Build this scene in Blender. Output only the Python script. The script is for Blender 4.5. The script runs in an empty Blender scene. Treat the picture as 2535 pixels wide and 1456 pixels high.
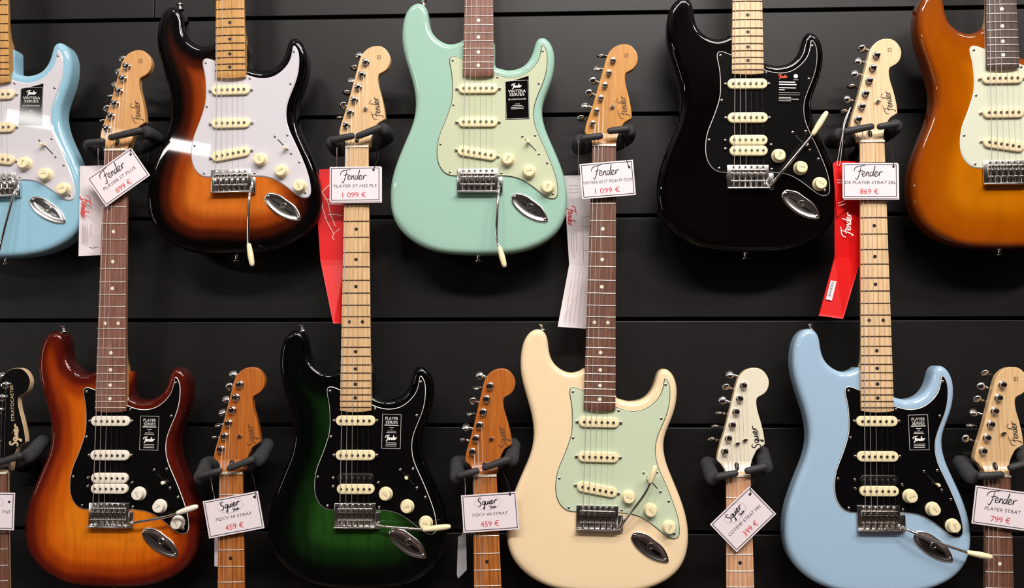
import bpy, bmesh, math, random
import numpy as np
from mathutils import Vector, Matrix
from mathutils.geometry import delaunay_2d_cdt

random.seed(7)
SC = bpy.context.scene
COL = SC.collection
PI = math.pi

# ------------------------------------------------------------------ camera, world, lamps, exposure
EYE = 1.50                                   # camera height above the shop floor
F_PX = 2300.0
YAW, PITCH, ROLL = 0.03832, 0.04781, -0.0016
CAM = Vector((0.0, -1.76205, EYE))
_cy, _sy, _cp, _sp = math.cos(YAW), math.sin(YAW), math.cos(PITCH), math.sin(PITCH)
FWD = Vector((-_sy * _cp, _cy * _cp, _sp))
_r0 = Vector((_cy, _sy, 0.0)); _u0 = _r0.cross(FWD)
RIGHT = math.cos(ROLL) * _r0 + math.sin(ROLL) * _u0
UP = -math.sin(ROLL) * _r0 + math.cos(ROLL) * _u0
cd = bpy.data.cameras.new('camera'); cam = bpy.data.objects.new('camera', cd); COL.objects.link(cam)
cd.sensor_fit = 'HORIZONTAL'; cd.sensor_width = 36.0; cd.lens = 36.0 * F_PX / 2535.0
cd.clip_start = 0.05; cd.clip_end = 60
mw = Matrix((RIGHT, UP, -FWD)).transposed().to_4x4(); mw.translation = CAM
cam.matrix_world = mw
SC.camera = cam

def at(px, py, Y):
    """the point of the plane at depth Y (wall = 0) seen at that pixel of the photograph"""
    d = RIGHT * ((px - 1267.5) / F_PX) + UP * ((728.0 - py) / F_PX) + FWD
    return CAM + d * ((Y - CAM.y) / d.y)

vs = SC.view_settings
vs.view_transform = 'Standard'; vs.look = 'None'; vs.gamma = 1.0; vs.use_curve_mapping = False
vs.exposure = 0.0
SC.cycles.use_denoising = True
SC.cycles.max_bounces = 6

w = bpy.data.worlds.new('shop_interior'); SC.world = w; w.use_nodes = True
nt = w.node_tree; nt.nodes.clear()
n_out = nt.nodes.new('ShaderNodeOutputWorld'); n_bg = nt.nodes.new('ShaderNodeBackground')
n_tc = nt.nodes.new('ShaderNodeTexCoord'); n_sep = nt.nodes.new('ShaderNodeSeparateXYZ')
n_noise = nt.nodes.new('ShaderNodeTexNoise'); n_patch = nt.nodes.new('ShaderNodeValToRGB'); n_elev = nt.nodes.new('ShaderNodeValToRGB')
n_noise.inputs['Scale'].default_value = 5.5; n_noise.inputs['Detail'].default_value = 2.0
# the shop by elevation: brown floor, dim aisles, pale ceiling
n_half = nt.nodes.new('ShaderNodeMath'); n_half.operation = 'MULTIPLY_ADD'; n_half.inputs[1].default_value = 0.5; n_half.inputs[2].default_value = 0.5
for k, (p, c) in enumerate(((0.22, (0.11, 0.075, 0.060)), (0.36, (0.016, 0.011, 0.010)), (0.62, (0.014, 0.010, 0.009)), (0.74, (0.24, 0.21, 0.19)), (1.0, (0.34, 0.31, 0.29)))):
    k_ = n_elev.color_ramp.elements[k] if k < 2 else n_elev.color_ramp.elements.new(p)
    k_.position = p; k_.color = (*c, 1)
for k, (p, v) in enumerate(((0.40, 0.25), (0.66, 2.6))):
    n_patch.color_ramp.elements[k].position = p; n_patch.color_ramp.elements[k].color = (v, v, v, 1)
n_mul = nt.nodes.new('ShaderNodeMix'); n_mul.data_type = 'RGBA'; n_mul.blend_type = 'MULTIPLY'; n_mul.inputs[0].default_value = 1.0
nt.links.new(n_tc.outputs['Generated'], n_noise.inputs['Vector']); nt.links.new(n_tc.outputs['Generated'], n_sep.inputs[0])
nt.links.new(n_sep.outputs['Z'], n_half.inputs[0]); nt.links.new(n_half.outputs[0], n_elev.inputs[0]); nt.links.new(n_noise.outputs['Fac'], n_patch.inputs[0])
nt.links.new(n_elev.outputs[0], n_mul.inputs[6]); nt.links.new(n_patch.outputs[0], n_mul.inputs[7]); nt.links.new(n_mul.outputs[2], n_bg.inputs[0])
n_bg.inputs[1].default_value = 1.0
nt.links.new(n_bg.outputs[0], n_out.inputs[0])

def area(name, loc, target, sx, sy, power, col):
    l = bpy.data.lights.new(name, 'AREA'); l.shape = 'RECTANGLE'; l.size = sx; l.size_y = sy
    l.energy = power; l.color = col
    o = bpy.data.objects.new(name, l); COL.objects.link(o)
    o.location = loc; o.rotation_euler = (Vector(target) - Vector(loc)).to_track_quat('-Z', 'Y').to_euler()
    return o
WARM = (1.0, 0.93, 0.87)
area('ceiling_panel_centre', (0.55, -1.45, EYE + 2.0), (0.30, -0.1, EYE + 0.1), 1.1, 0.20, 24, WARM)
area('ceiling_panel_west', (-1.5, -3.6, EYE + 3.0), (-0.9, -0.1, EYE - 0.1), 0.8, 0.25, 48, WARM)
area('ceiling_panel_east', (2.3, -2.6, EYE + 2.6), (0.9, -0.1, EYE - 0.1), 0.8, 0.25, 46, WARM)
area('ceiling_panel_rear', (0.5, -3.4, EYE + 2.6), (0.0, -0.1, EYE - 0.2), 2.2, 0.30, 126, WARM)
area('left_edge_light', (-3.5, -2.2, EYE + 0.1), (-0.4, -0.1, EYE), 0.35, 1.2, 10, (1.0, 0.95, 0.9))  # unseen side light, added for the highlights along the left body edges
# a slightly sloping strip lamp over the aisle to the left: the glare on the left-hand guitars
_s = area('shop_strip_lamp', (-1.99, -2.6, EYE + 0.94), (-0.7, -0.1, EYE + 0.3), 0.86, 0.055, 4.2, (1.0, 0.96, 0.92))
_f = (Vector((-0.7, -0.1, EYE + 0.3)) - _s.location).normalized(); _x = Vector((0.84, 0.0, -0.16)); _x = (_x - _f * _x.dot(_f)).normalized()
_m = Matrix((_x, (-_f).cross(_x), -_f)).transposed().to_4x4(); _m.translation = _s.location; _s.matrix_world = _m

# ------------------------------------------------------------------ measured outlines, in mm, origin on the saddle line
BODY = [(-29.2, 251.5), (-37, 245.7), (-47.3, 241.7), (-57.7, 242.5), (-68.2, 246.7), (-78.6, 254.6), (-85.8, 262.6), 
    (-90.3, 273.1), (-92.3, 287.3), (-92.8, 297.8), (-94.9, 308.4), (-100.2, 316.4), (-107.2, 320.5), 
    (-115.9, 320.6), (-124.6, 316.6), (-133.2, 307), (-138.3, 294.7), (-141.4, 278.9), (-142.3, 261.4), 
    (-141.6, 245.6), (-139, 231.5), (-134, 212.3), (-127.7, 194.7), (-122.3, 177.1), (-117.9, 161.4), 
    (-115.3, 144.1), (-114.8, 130), (-115.6, 114.4), (-119.9, 97.1), (-124.9, 84.5), (-130, 72.6), (-136.7, 57), 
    (-146, 34.4), (-154.4, 10.2), (-159.1, -8.8), (-160.9, -29.6), (-160.3, -50.3), (-157, -71), (-149.8, -88.2), 
    (-137.6, -103.6), (-120.3, -118.4), (-103, -127.8), (-82.3, -136.3), (-61.7, -139.8), (-34.3, -141.9), 
    (-8.6, -142.6), (14.5, -142.2), (40.1, -141.7), (57.1, -140.5), (79.2, -137), (103.1, -130.2), 
    (126.8, -117.3), (142.2, -103.7), (154, -86.5), (159.9, -67.6), (162.1, -43.7), (160.6, -23.1), 
    (156.4, -0.8), (148.7, 21.6), (138.4, 45.7), (128.1, 68.2), (119.4, 87.2), (115.1, 105.7), (114.1, 122.1), 
    (115.9, 134.1), (121, 148), (127.8, 163.6), (133.8, 179.2), (137.1, 196.4), (138.3, 213.8), (137, 227.8), 
    (132.7, 240), (126.7, 249.6), (118.9, 254.4), (112.1, 255.4), (105.2, 251.6), (100.9, 243.7), (99.8, 233.3), 
    (96.7, 222.8), (91.6, 212.4), (84.7, 203.8), (76.1, 197.7), (64.1, 194.3), (52.1, 194.4), (40, 197.1), 
    (31.5, 200), (28.8, 206), (28.6, 243), (26, 246.5)]
GUARD = [(-28.8, 212.7), (-38.9, 217.2), (-47.5, 219.3), (-52.6, 216.3), (-54.3, 210.3), (-52.4, 199.9), 
    (-49.7, 187.8), (-48.4, 173.9), (-47.8, 158.4), (-48.2, 142.9), (-50.1, 130.8), (-54.3, 117.1), (-61, 98.1), 
    (-68.6, 80.6), (-72.8, 67.2), (-74.8, 53.4), (-75.4, 39.7), (-74, 27.7), (-70.6, 17.4), (-64.5, 7.9), 
    (-56, 1.1), (-45.7, -1.5), (-31.4, -1.5), (38.4, -1.1), (53.7, -1.7), (67.3, -4.3), (79.1, -8.5), 
    (92.8, -17.1), (106.3, -27.4), (118.2, -37.6), (126.6, -42.3), (135, -44), (141.9, -41), (144.9, -34.1), 
    (144.5, -22.3), (141.8, -5.3), (136.7, 10.1), (128.1, 32.3), (117.9, 56.2), (108.2, 75.6), (103.4, 89.5), 
    (100.5, 102.6), (100.4, 119.8), (103.3, 133.6), (110, 150.6), (116.7, 166.1), (121.8, 181.5), (124.6, 198.8), 
    (125.1, 216), (123.4, 226.4), (119.9, 234.1), (116.5, 237.6), (113.6, 237.6), (112.6, 233.4), (110.9, 221.3), 
    (107.3, 209.2), (100.4, 198.9), (90.3, 189.5), (80.1, 182.7), (68.1, 179.3), (56.2, 178.5), (44.3, 180.4), 
    (34.1, 183.8), (27.9, 186.4)]
SCREWS = [(-47.2, 210.3), (-45.5, 128.9), (-68.3, 57.6), (-50.7, 6.6), (42.1, 4.5), (134.6, -33.5), (124.3, 22.6), 
    (102.4, 72.4), (109, 166.8), (115.7, 226.5), (33.9, 178.7)]
HEAD = [(-20.9, 656), (-27.5, 667.8), (-34.8, 677), (-29.3, 700.6), (-21.5, 724.5), (-13.7, 752.9), (-7.3, 776.9), 
    (-2.6, 794.9), (1.4, 809.9), (5.2, 819.6), (9.8, 826.3), (17.2, 832.6), (26.1, 836.2), (34.9, 837), 
    (42.2, 835.7), (49.4, 831), (55.1, 823.4), (58.1, 815.1), (58.1, 807.6), (55.3, 798.6), (50, 791.9), 
    (44.1, 788.2), (38.9, 785.3), (36.7, 782.3), (35.8, 777.1), (36.4, 768.8), (38.4, 758.3), (41.8, 746.2), 
    (45.1, 732.7), (47.8, 719.2), (49.1, 707.2), (48.9, 702.7), (45.2, 699.8), (39.3, 696.1), (34.8, 692.4), 
    (31.8, 686.5), (28.7, 680.5), (25, 671.6), (23, 662.6), (22, 652), 
    (-21.2, 652)]
POSTS = [(13.5, 806.2), (6.5, 783.4), (-0.2, 760.4), (-7.2, 737.2), (-14.2, 713.9), (-21, 690.9)]
JACK = [(65.7, -32.2), (59, -40.8), (61.6, -51), (70.9, -62.9), (86.2, -74.8), (103.1, -82.5), (116.7, -85), 
    (125.1, -84.2), (125.9, -78.2), (121.7, -66.3), (113.2, -54.4), (99.6, -44.2), (87.7, -35.7), (75.9, -32.3)]

# ------------------------------------------------------------------ materials
def lin(c):
    c = c / 255.0
    return c / 12.92 if c <= 0.04045 else ((c + 0.055) / 1.055) ** 2.4
def rgb(r, g, b): return (lin(r), lin(g), lin(b), 1.0)

def mat(name, col, rough=0.4, metal=0.0, coat=0.0, spec=0.5):
    m = bpy.data.materials.new(name); m.use_nodes = True
    b = m.node_tree.nodes['Principled BSDF']
    b.inputs['Base Color'].default_value = col; b.inputs['Roughness'].default_value = rough
    b.inputs['Metallic'].default_value = metal; b.inputs['Coat Weight'].default_value = coat
    b.inputs['Coat Roughness'].default_value = 0.03
    b.inputs['Specular IOR Level'].default_value = spec
    return m

def grain(m, c0, c1, scale=(220, 10, 60), ramp=(0.35, 0.7), detail=4.0, bump=0.0):
    """long fibres along the neck: a stretched noise between two wood tones"""
    nt = m.node_tree; b = nt.nodes['Principled BSDF']
    tc = nt.nodes.new('ShaderNodeTexCoord'); mp = nt.nodes.new('ShaderNodeMapping')
    mp.inputs['Scale'].default_value = scale
    no = nt.nodes.new('ShaderNodeTexNoise'); no.inputs['Scale'].default_value = 1.0; no.inputs['Detail'].default_value = detail
    ra = nt.nodes.new('ShaderNodeValToRGB'); e = ra.color_ramp.elements
    e[0].position, e[0].color = ramp[0], c0; e[1].position, e[1].color = ramp[1], c1
    nt.links.new(tc.outputs['Object'], mp.inputs[0]); nt.links.new(mp.outputs[0], no.inputs['Vector'])
    nt.links.new(no.outputs['Fac'], ra.inputs[0]); nt.links.new(ra.outputs[0], b.inputs['Base Color'])
    if bump:
        bp = nt.nodes.new('ShaderNodeBump'); bp.inputs['Strength'].default_value = bump; bp.inputs['Distance'].default_value = 0.0004
        nt.links.new(no.outputs['Fac'], bp.inputs['Height']); nt.links.new(bp.outputs[0], b.inputs['Normal'])
    return m

def burst(name, stops, g=0.12, gscale=(14, 120, 30)):
    """sprayed sunburst lacquer: colour by distance from the rim of the body, over faint wood grain"""
    m = mat(name, (1, 1, 1, 1), 0.6, 0.0, 1.0, 0.0)
    nt = m.node_tree; b = nt.nodes['Principled BSDF']
    at_ = nt.nodes.new('ShaderNodeAttribute'); at_.attribute_name = 'rim'
    mr = nt.nodes.new('ShaderNodeMapRange'); mr.inputs['From Max'].default_value = 110.0
    ra = nt.nodes.new('ShaderNodeValToRGB'); cr = ra.color_ramp; cr.interpolation = 'EASE'
    cr.elements[0].position = stops[0][0] / 110; cr.elements[0].color = stops[0][1]
    cr.elements[1].position = stops[-1][0] / 110; cr.elements[1].color = stops[-1][1]
    for d, c in stops[1:-1]:
        k = cr.elements.new(d / 110); k.color = c
    tc = nt.nodes.new('ShaderNodeTexCoord'); mp = nt.nodes.new('ShaderNodeMapping'); mp.inputs['Scale'].default_value = gscale
    no = nt.nodes.new('ShaderNodeTexNoise'); no.inputs['Scale'].default_value = 1.0; no.inputs['Detail'].default_value = 5.0
    m2 = nt.nodes.new('ShaderNodeMapRange'); m2.inputs['From Min'].default_value = 0.3; m2.inputs['From Max'].default_value = 0.7
    m2.inputs['To Min'].default_value = 1 - g; m2.inputs['To Max'].default_value = 1 + g
    mx = nt.nodes.new('ShaderNodeMix'); mx.data_type = 'RGBA'; mx.blend_type = 'MULTIPLY'; mx.inputs[0].default_value = 1.0
    # a little noise on the rim distance keeps the spray edge from being perfectly even
    n2 = nt.nodes.new('ShaderNodeTexNoise'); n2.inputs['Scale'].default_value = 9.0
    ad = nt.nodes.new('ShaderNodeMath'); ad.operation = 'MULTIPLY_ADD'; ad.inputs[1].default_value = 16.0
    su = nt.nodes.new('ShaderNodeMath'); su.operation = 'SUBTRACT'; su.inputs[1].default_value = 8.0
    nt.links.new(tc.outputs['Object'], n2.inputs['Vector'])
    nt.links.new(n2.outputs['Fac'], ad.inputs[0]); nt.links.new(at_.outputs['Fac'], ad.inputs[2])
    nt.links.new(ad.outputs[0], su.inputs[0]); nt.links.new(su.outputs[0], mr.inputs[0])
    nt.links.new(mr.outputs[0], ra.inputs[0])
    nt.links.new(tc.outputs['Object'], mp.inputs[0]); nt.links.new(mp.outputs[0], no.inputs['Vector'])
    nt.links.new(no.outputs['Fac'], m2.inputs[0])
    nt.links.new(ra.outputs[0], mx.inputs[6]); nt.links.new(m2.outputs[0], mx.inputs[7])
    nt.links.new(mx.outputs[2], b.inputs['Base Color'])
    return m

M = {}
def paint(k, *c): M[k] = mat(k, rgb(*c), 0.6, 0.0, 1.0, 0.0)
paint('seafoam', 155, 193, 177); paint('cream_paint', 241, 216, 177); paint('daphne', 146, 191, 212)
paint('sky_blue', 159, 188, 213); paint('gloss_black', 5, 3, 3)
M['sunburst'] = burst('sunburst', [(0, rgb(4, 3, 3)), (20, rgb(6, 4, 4)), (37, rgb(58, 18, 7)), (56, rgb(134, 53, 14)), (88, rgb(200, 106, 34))], 0.1, (90, 14, 30))
M['tobacco'] = burst('tobacco', [(0, rgb(60, 12, 8)), (14, rgb(84, 20, 10)), (32, rgb(146, 52, 10)), (56, rgb(196, 92, 14)), (90, rgb(214, 118, 22))], 0.14, (120, 14, 30))
M['greenburst'] = burst('greenburst', [(0, rgb(3, 4, 3)), (32, rgb(4, 7, 4)), (60, rgb(12, 34, 10)), (94, rgb(31, 68, 22))], 0.22, (90, 10, 30))
M['honeyburst'] = burst('honeyburst', [(0, rgb(112, 48, 6)), (16, rgb(144, 68, 4)), (40, rgb(152, 75, 1)), (84, rgb(178, 101, 4))], 0.1, (30, 14, 30))
def ply(k, c): M[k] = mat(k, c, 0.5, 0.0, 0.7, 0.04)
ply('guard_white', rgb(206, 203, 210)); ply('guard_mint', rgb(194, 202, 172)); ply('guard_parchment', rgb(206, 210, 190)); ply('guard_pale_mint', rgb(196, 210, 182))
ply('guard_black', rgb(6, 5, 6)); M['ply_white'] = mat('ply_white', rgb(235, 232, 228), 0.35); M['ply_black'] = mat('ply_black', rgb(20, 20, 20), 0.35)
M['ivory'] = mat('ivory', rgb(240, 227, 184), 0.35, 0, 0.3); M['parchment'] = mat('parchment', rgb(240, 232, 216), 0.35, 0, 0.3)
M['aged'] = mat('aged', rgb(232, 214, 176), 0.4, 0, 0.2)
M['black_plastic'] = mat('black_plastic', rgb(14, 13, 13), 0.35)
M['chrome'] = mat('chrome', (0.82, 0.80, 0.78, 1), 0.07, 1.0)
M['chrome_soft'] = mat('chrome_soft', (0.86, 0.84, 0.82, 1), 0.17, 1.0)
M['nickel'] = mat('nickel', (0.66, 0.62, 0.58, 1), 0.18, 1.0)
M['dark_steel'] = mat('dark_steel', (0.10, 0.09, 0.085, 1), 0.4, 1.0)
M['pole_steel'] = mat('pole_steel', (0.20, 0.18, 0.16, 1), 0.35, 1.0)
M['fret_bright'] = mat('fret_bright', (0.92, 0.88, 0.82, 1), 0.3, 0.85)
M['fret_worn'] = mat('fret_worn', (0.075, 0.045, 0.028, 1), 0.5, 0.5)  # frets on maple boards: their shadow line put into a darker metal colour
M['string_wound'] = mat('string_wound', (0.78, 0.73, 0.70, 1), 0.45, 0.7)
def wood(k, a, b, rough=0.35, coat=0.25, **kw):
    M[k] = grain(mat(k, (1, 1, 1, 1), rough, 0, coat), a, b, **kw)
wood('maple', rgb(210, 171, 124), rgb(228, 193, 146))
wood('maple_pale', rgb(222, 188, 146), rgb(238, 208, 168))
wood('maple_board_pale', rgb(214, 178, 134), rgb(236, 204, 163), scale=(260, 26, 40))
wood('maple_amber', rgb(188, 136, 74), rgb(206, 156, 92))
wood('maple_tan', rgb(196, 142, 84), rgb(214, 162, 102))
wood('maple_gold', rgb(184, 124, 52), rgb(204, 146, 70))
wood('roasted', rgb(164, 88, 28), rgb(190, 110, 42))
wood('maple_board', rgb(206, 168, 120), rgb(227, 191, 147), scale=(260, 26, 40))
wood('maple_board_amber', rgb(186, 136, 72), rgb(212, 160, 90), scale=(260, 26, 40))
wood('maple_board_pink', rgb(202, 150, 116), rgb(222, 174, 138), scale=(260, 26, 40))
wood('roasted_board', rgb(150, 84, 34), rgb(190, 118, 58), scale=(260, 20, 40))
wood('rosewood', rgb(84, 50, 38), rgb(132, 90, 72), 0.5, 0.0, scale=(420, 22, 60), ramp=(0.3, 0.75))
wood('rosewood_red', rgb(104, 62, 50), rgb(146, 102, 86), 0.5, 0.0, scale=(420, 22, 60), ramp=(0.3, 0.75))
wood('rosewood_dark', rgb(58, 44, 40), rgb(92, 74, 66), 0.5, 0.0, scale=(420, 22, 60), ramp=(0.3, 0.75))
M['head_white'] = mat('head_white', rgb(231, 224, 202), 0.3, 0, 0.5)
M['head_black'] = mat('head_black', rgb(8, 8, 8), 0.22, 0, 0.6)
M['bone'] = mat('bone', rgb(238, 230, 212), 0.4); M['inlay_black'] = mat('inlay_black', rgb(22, 16, 12), 0.5)
M['pearl'] = mat('pearl', rgb(232, 226, 210), 0.35)
M['foam'] = mat('foam', rgb(52, 52, 55), 0.8, spec=0.25); M['rubber'] = mat('rubber', rgb(50, 50, 52), 0.55, spec=0.35)
M['hanger_metal'] = mat('hanger_metal', rgb(11, 11, 12), 0.5, spec=0.3)
M['card_white'] = mat('card_white', rgb(234, 224, 230), 0.3, 0, 0.25); M['paper_white'] = mat('paper_white', rgb(222, 214, 218), 0.55)
M['paper_grey'] = mat('paper_grey', rgb(150, 148, 152), 0.6)
M['card_red'] = mat('card_red', rgb(214, 16, 18), 0.45)
M['ink_black'] = mat('ink_black', rgb(16, 14, 18), 0.6); M['ink_brown'] = mat('ink_brown', rgb(70, 40, 16), 0.6)
M['ink_tan'] = mat('ink_tan', rgb(104, 60, 20), 0.6); M['ink_grey'] = mat('ink_grey', rgb(48, 42, 48), 0.6); M['ink_pale'] = mat('ink_pale', rgb(170, 150, 158), 0.6)
M['ink_red'] = mat('ink_red', rgb(206, 34, 44), 0.6); M['ink_white'] = mat('ink_white', rgb(236, 232, 226), 0.5)
M['ink_gold'] = mat('ink_gold', rgb(206, 178, 140), 0.45); M['ink_orange'] = mat('ink_orange', rgb(196, 62, 24), 0.5)
M['film_black'] = mat('film_black', rgb(13, 12, 13), 0.07, 0, 0)
M['thread_black'] = mat('thread_black', rgb(18, 18, 20), 0.7); M['thread_white'] = mat('thread_white', rgb(226, 216, 216), 0.7)

# wall: charcoal laminate
M['slat'] = mat('slat', rgb(20, 19, 19), 0.42, spec=0.33)
_nt = M['slat'].node_tree; _b = _nt.nodes['Principled BSDF']
_tc = _nt.nodes.new('ShaderNodeTexCoord'); _no = _nt.nodes.new('ShaderNodeTexNoise'); _no.inputs['Scale'].default_value = 900
_bp = _nt.nodes.new('ShaderNodeBump'); _bp.inputs['Strength'].default_value = 0.05; _bp.inputs['Distance'].default_value = 0.0005
_nt.links.new(_tc.outputs['Object'], _no.inputs['Vector']); _nt.links.new(_no.outputs['Fac'], _bp.inputs['Height']); _nt.links.new(_bp.outputs[0], _b.inputs['Normal'])
M['groove'] = mat('groove', rgb(8, 8, 8), 0.8, spec=0.1)

# ------------------------------------------------------------------ mesh helpers (millimetres in, metres out)
MM = 0.001
def to_mesh(name, bm, smooth=True, angle=0.6, mats=1):
    for v in bm.verts: v.co *= MM
    bm.normal_update()
    me = bpy.data.meshes.new(name); bm.to_mesh(me); bm.free()
    if smooth:
        me.polygons.foreach_set('use_smooth', [True] * len(me.polygons))
        try: me.set_sharp_from_angle(angle=angle)
        except Exception: pass
    for _ in range(mats): me.materials.append(None)
    return me

def part(name, me, m, parent=None, loc=None, rot=None, label=None, kind=None):
    o = bpy.data.objects.new(name, me); COL.objects.link(o)
    if parent is not None: o.parent = parent
    if loc is not None: o.location = Vector(loc) * MM
    if rot is not None: o.rotation_euler = rot
    ms = m if isinstance(m, (list, tuple)) else [m]
    for i, s in enumerate(o.material_slots):
        s.link = 'OBJECT'; s.material = M[ms[min(i, len(ms) - 1)]]
    if label: o['label'] = label
    if kind: o['kind'] = kind
    return o

def thing(name, label, cat, loc, rot, group=None):
    o = bpy.data.objects.new(name, None); COL.objects.link(o); o.empty_display_size = 0.03
    o.location = loc; o.rotation_euler = rot; o['label'] = label; o['category'] = cat
    if group: o['group'] = group
    return o

def ring_faces(bm, a, b, mi=0):
    n = len(a)
    for i in range(n):
        f = bm.faces.new((a[i], a[(i + 1) % n], b[(i + 1) % n], b[i])); f.material_index = mi

def area2(P):
    return 0.5 * sum(P[i][0] * P[(i + 1) % len(P)][1] - P[(i + 1) % len(P)][0] * P[i][1] for i in range(len(P)))

def ccw(P): return list(P) if area2(P) > 0 else list(P)[::-1]

def smooth_loop(P, sub=3, sharp=()):
    """closed Catmull-Rom through the traced points"""
    n = len(P); out = []
    for i in range(n):
        p0, p1, p2, p3 = (Vector(P[(i + k) % n]) for k in (-1, 0, 1, 2))
        if i in sharp or (i + 1) % n in sharp:
            for s in range(sub): out.append(tuple(p1.lerp(p2, s / sub)))
            continue
        for s in range(sub):
            t = s / sub
            q = 0.5 * (2 * p1 + (p2 - p0) * t + (2 * p0 - 5 * p1 + 4 * p2 - p3) * t * t + (3 * p1 - p0 - 3 * p2 + p3) * t ** 3)
            out.append(tuple(q))
    return out

def relax(P, n, fixed=()):
    P = [Vector(p) for p in P]
    for _ in range(n):
        P = [P[i] if i in fixed else P[i] * 0.5 + (P[i - 1] + P[(i + 1) % len(P)]) * 0.25 for i in range(len(P))]
    return [tuple(p) for p in P]

def inset(P, d):
    n = len(P); out = []
    for i in range(n):
        a, b, c = Vector(P[i - 1]), Vector(P[i]), Vector(P[(i + 1) % n])
        e1 = (b - a); e2 = (c - b)
        if e1.length < 1e-6: e1 = e2
        if e2.length < 1e-6: e2 = e1
        n1 = Vector((-e1.y, e1.x)).normalized(); n2 = Vector((-e2.y, e2.x)).normalized()
        nn = n1 + n2
        if nn.length < 1e-4: nn = n1
        nn.normalize(); k = max(0.55, nn.dot(n1))
        out.append((b.x + nn.x * d / k, b.y + nn.y * d / k))
    return out

def plate(name, P, rings, mats=1, ring_mats=None, smooth=True, angle=0.6, cap=0, back=True):
    """solid plate from a closed outline; rings = [(inset, z), ...] from the back to the front"""
    P = ccw(P); bm = bmesh.new(); R = []
    for d, z in rings:
        Q = inset(P, d) if d else P
        R.append([bm.verts.new((x, y, z)) for x, y in Q])
    for i in range(len(R) - 1): ring_faces(bm, R[i], R[i + 1], ring_mats[i] if ring_mats else 0)
    f = bm.faces.new(R[-1]); f.material_index = cap
    if back: bm.faces.new(R[0][::-1])
    return to_mesh(name, bm, smooth, angle, mats)

def lathe(name, prof, seg=20, smooth=True, angle=0.6):
    bm = bmesh.new(); R = []
    for r, z in prof:
        R.append([bm.verts.new((r * math.cos(2 * PI * k / seg), r * math.sin(2 * PI * k / seg), z)) for k in range(seg)])
    for i in range(len(R) - 1): ring_faces(bm, R[i], R[i + 1])
    if prof[-1][0] > 1e-3: bm.faces.new(R[-1])
    if prof[0][0] > 1e-3: bm.faces.new(R[0][::-1])
    bmesh.ops.remove_doubles(bm, verts=bm.verts, dist=1e-4)
    return to_mesh(name, bm, smooth, angle)

def add_tube(bm, pts, rad, seg=8, mi=0):
    pts = [Vector(p) for p in pts]; n = len(pts)
    rad = rad if isinstance(rad, (list, tuple)) else [rad] * n
    R = []; up = None
    for i in range(n):
        t = (pts[min(i + 1, n - 1)] - pts[max(i - 1, 0)]).normalized()
        if up is None: up = t.orthogonal().normalized()
        up = (up - t * up.dot(t)); up = up.normalized() if up.length > 1e-6 else t.orthogonal().normalized()
        s = t.cross(up)
        R.append([bm.verts.new(pts[i] + (up * math.cos(2 * PI * k / seg) + s * math.sin(2 * PI * k / seg)) * rad[i]) for k in range(seg)])
    for i in range(n - 1): ring_faces(bm, R[i], R[i + 1], mi)
    bm.faces.new(R[0][::-1]); bm.faces.new(R[-1])

def tube(name, pts, rad, seg=8):
    bm = bmesh.new(); add_tube(bm, pts, rad, seg); bmesh.ops.recalc_face_normals(bm, faces=bm.faces)
    return to_mesh(name, bm, True, 1.2)

def curve_pts(P, sub=5):
    P = [Vector(p) for p in P]; out = []
    for i in range(len(P) - 1):
        p0, p1, p2, p3 = P[max(i - 1, 0)], P[i], P[i + 1], P[min(i + 2, len(P) - 1)]
        for s in range(sub):
            t = s / sub
            out.append(0.5 * (2 * p1 + (p2 - p0) * t + (2 * p0 - 5 * p1 + 4 * p2 - p3) * t * t + (3 * p1 - p0 - 3 * p2 + p3) * t ** 3))
    out.append(P[-1]); return out

def add_box(bm, x0, x1, y0, y1, z0, z1, bev=0.0, mi=0):
    c = [bm.verts.new(p) for p in ((x0, y0, z0), (x1, y0, z0), (x1, y1, z0), (x0, y1, z0), (x0, y0, z1), (x1, y0, z1), (x1, y1, z1), (x0, y1, z1))]
    fs = [bm.faces.new([c[i] for i in q]) for q in ((3, 2, 1, 0), (4, 5, 6, 7), (0, 1, 5, 4), (1, 2, 6, 5), (2, 3, 7, 6), (3, 0, 4, 7))]
    for f in fs: f.material_index = mi
    if bev:
        es = {e for f in fs for e in f.edges}
        bmesh.ops.bevel(bm, geom=list(es), offset=bev, segments=2, affect='EDGES', profile=0.5)

def box(name, *a, bev=0.0):
    bm = bmesh.new(); add_box(bm, *a, bev=bev); return to_mesh(name, bm, True, 0.5)

def obround(w, h, seg=10):
    r = h / 2; P = []
    for sx, a0 in ((1, -PI / 2), (-1, PI / 2)):
        for k in range(seg + 1):
            a = a0 + PI * k / seg; P.append((sx * (w / 2 - r) + r * math.cos(a), r * math.sin(a)))
    return P

# flat pen strokes for script lettering
def add_ribbon(bm, pts, wid, z=0.0, mi=0, rise=0.0):
    pts = [Vector(p) for p in pts]; n = len(pts); A = []; B = []
    for i in range(n):
        t = pts[min(i + 1, n - 1)] - pts[max(i - 1, 0)]
        t = t.normalized() if t.length > 1e-9 else Vector((1, 0))
        nn = Vector((-t.y, t.x)) * (wid[i] if isinstance(wid, list) else wid) * 0.5
        A.append(bm.verts.new((pts[i].x + nn.x, pts[i].y + nn.y, z + rise * i))); B.append(bm.verts.new((pts[i].x - nn.x, pts[i].y - nn.y, z + rise * i)))
    for i in range(n - 1):
        f = bm.faces.new((B[i], B[i + 1], A[i + 1], A[i])); f.material_index = mi

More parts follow.
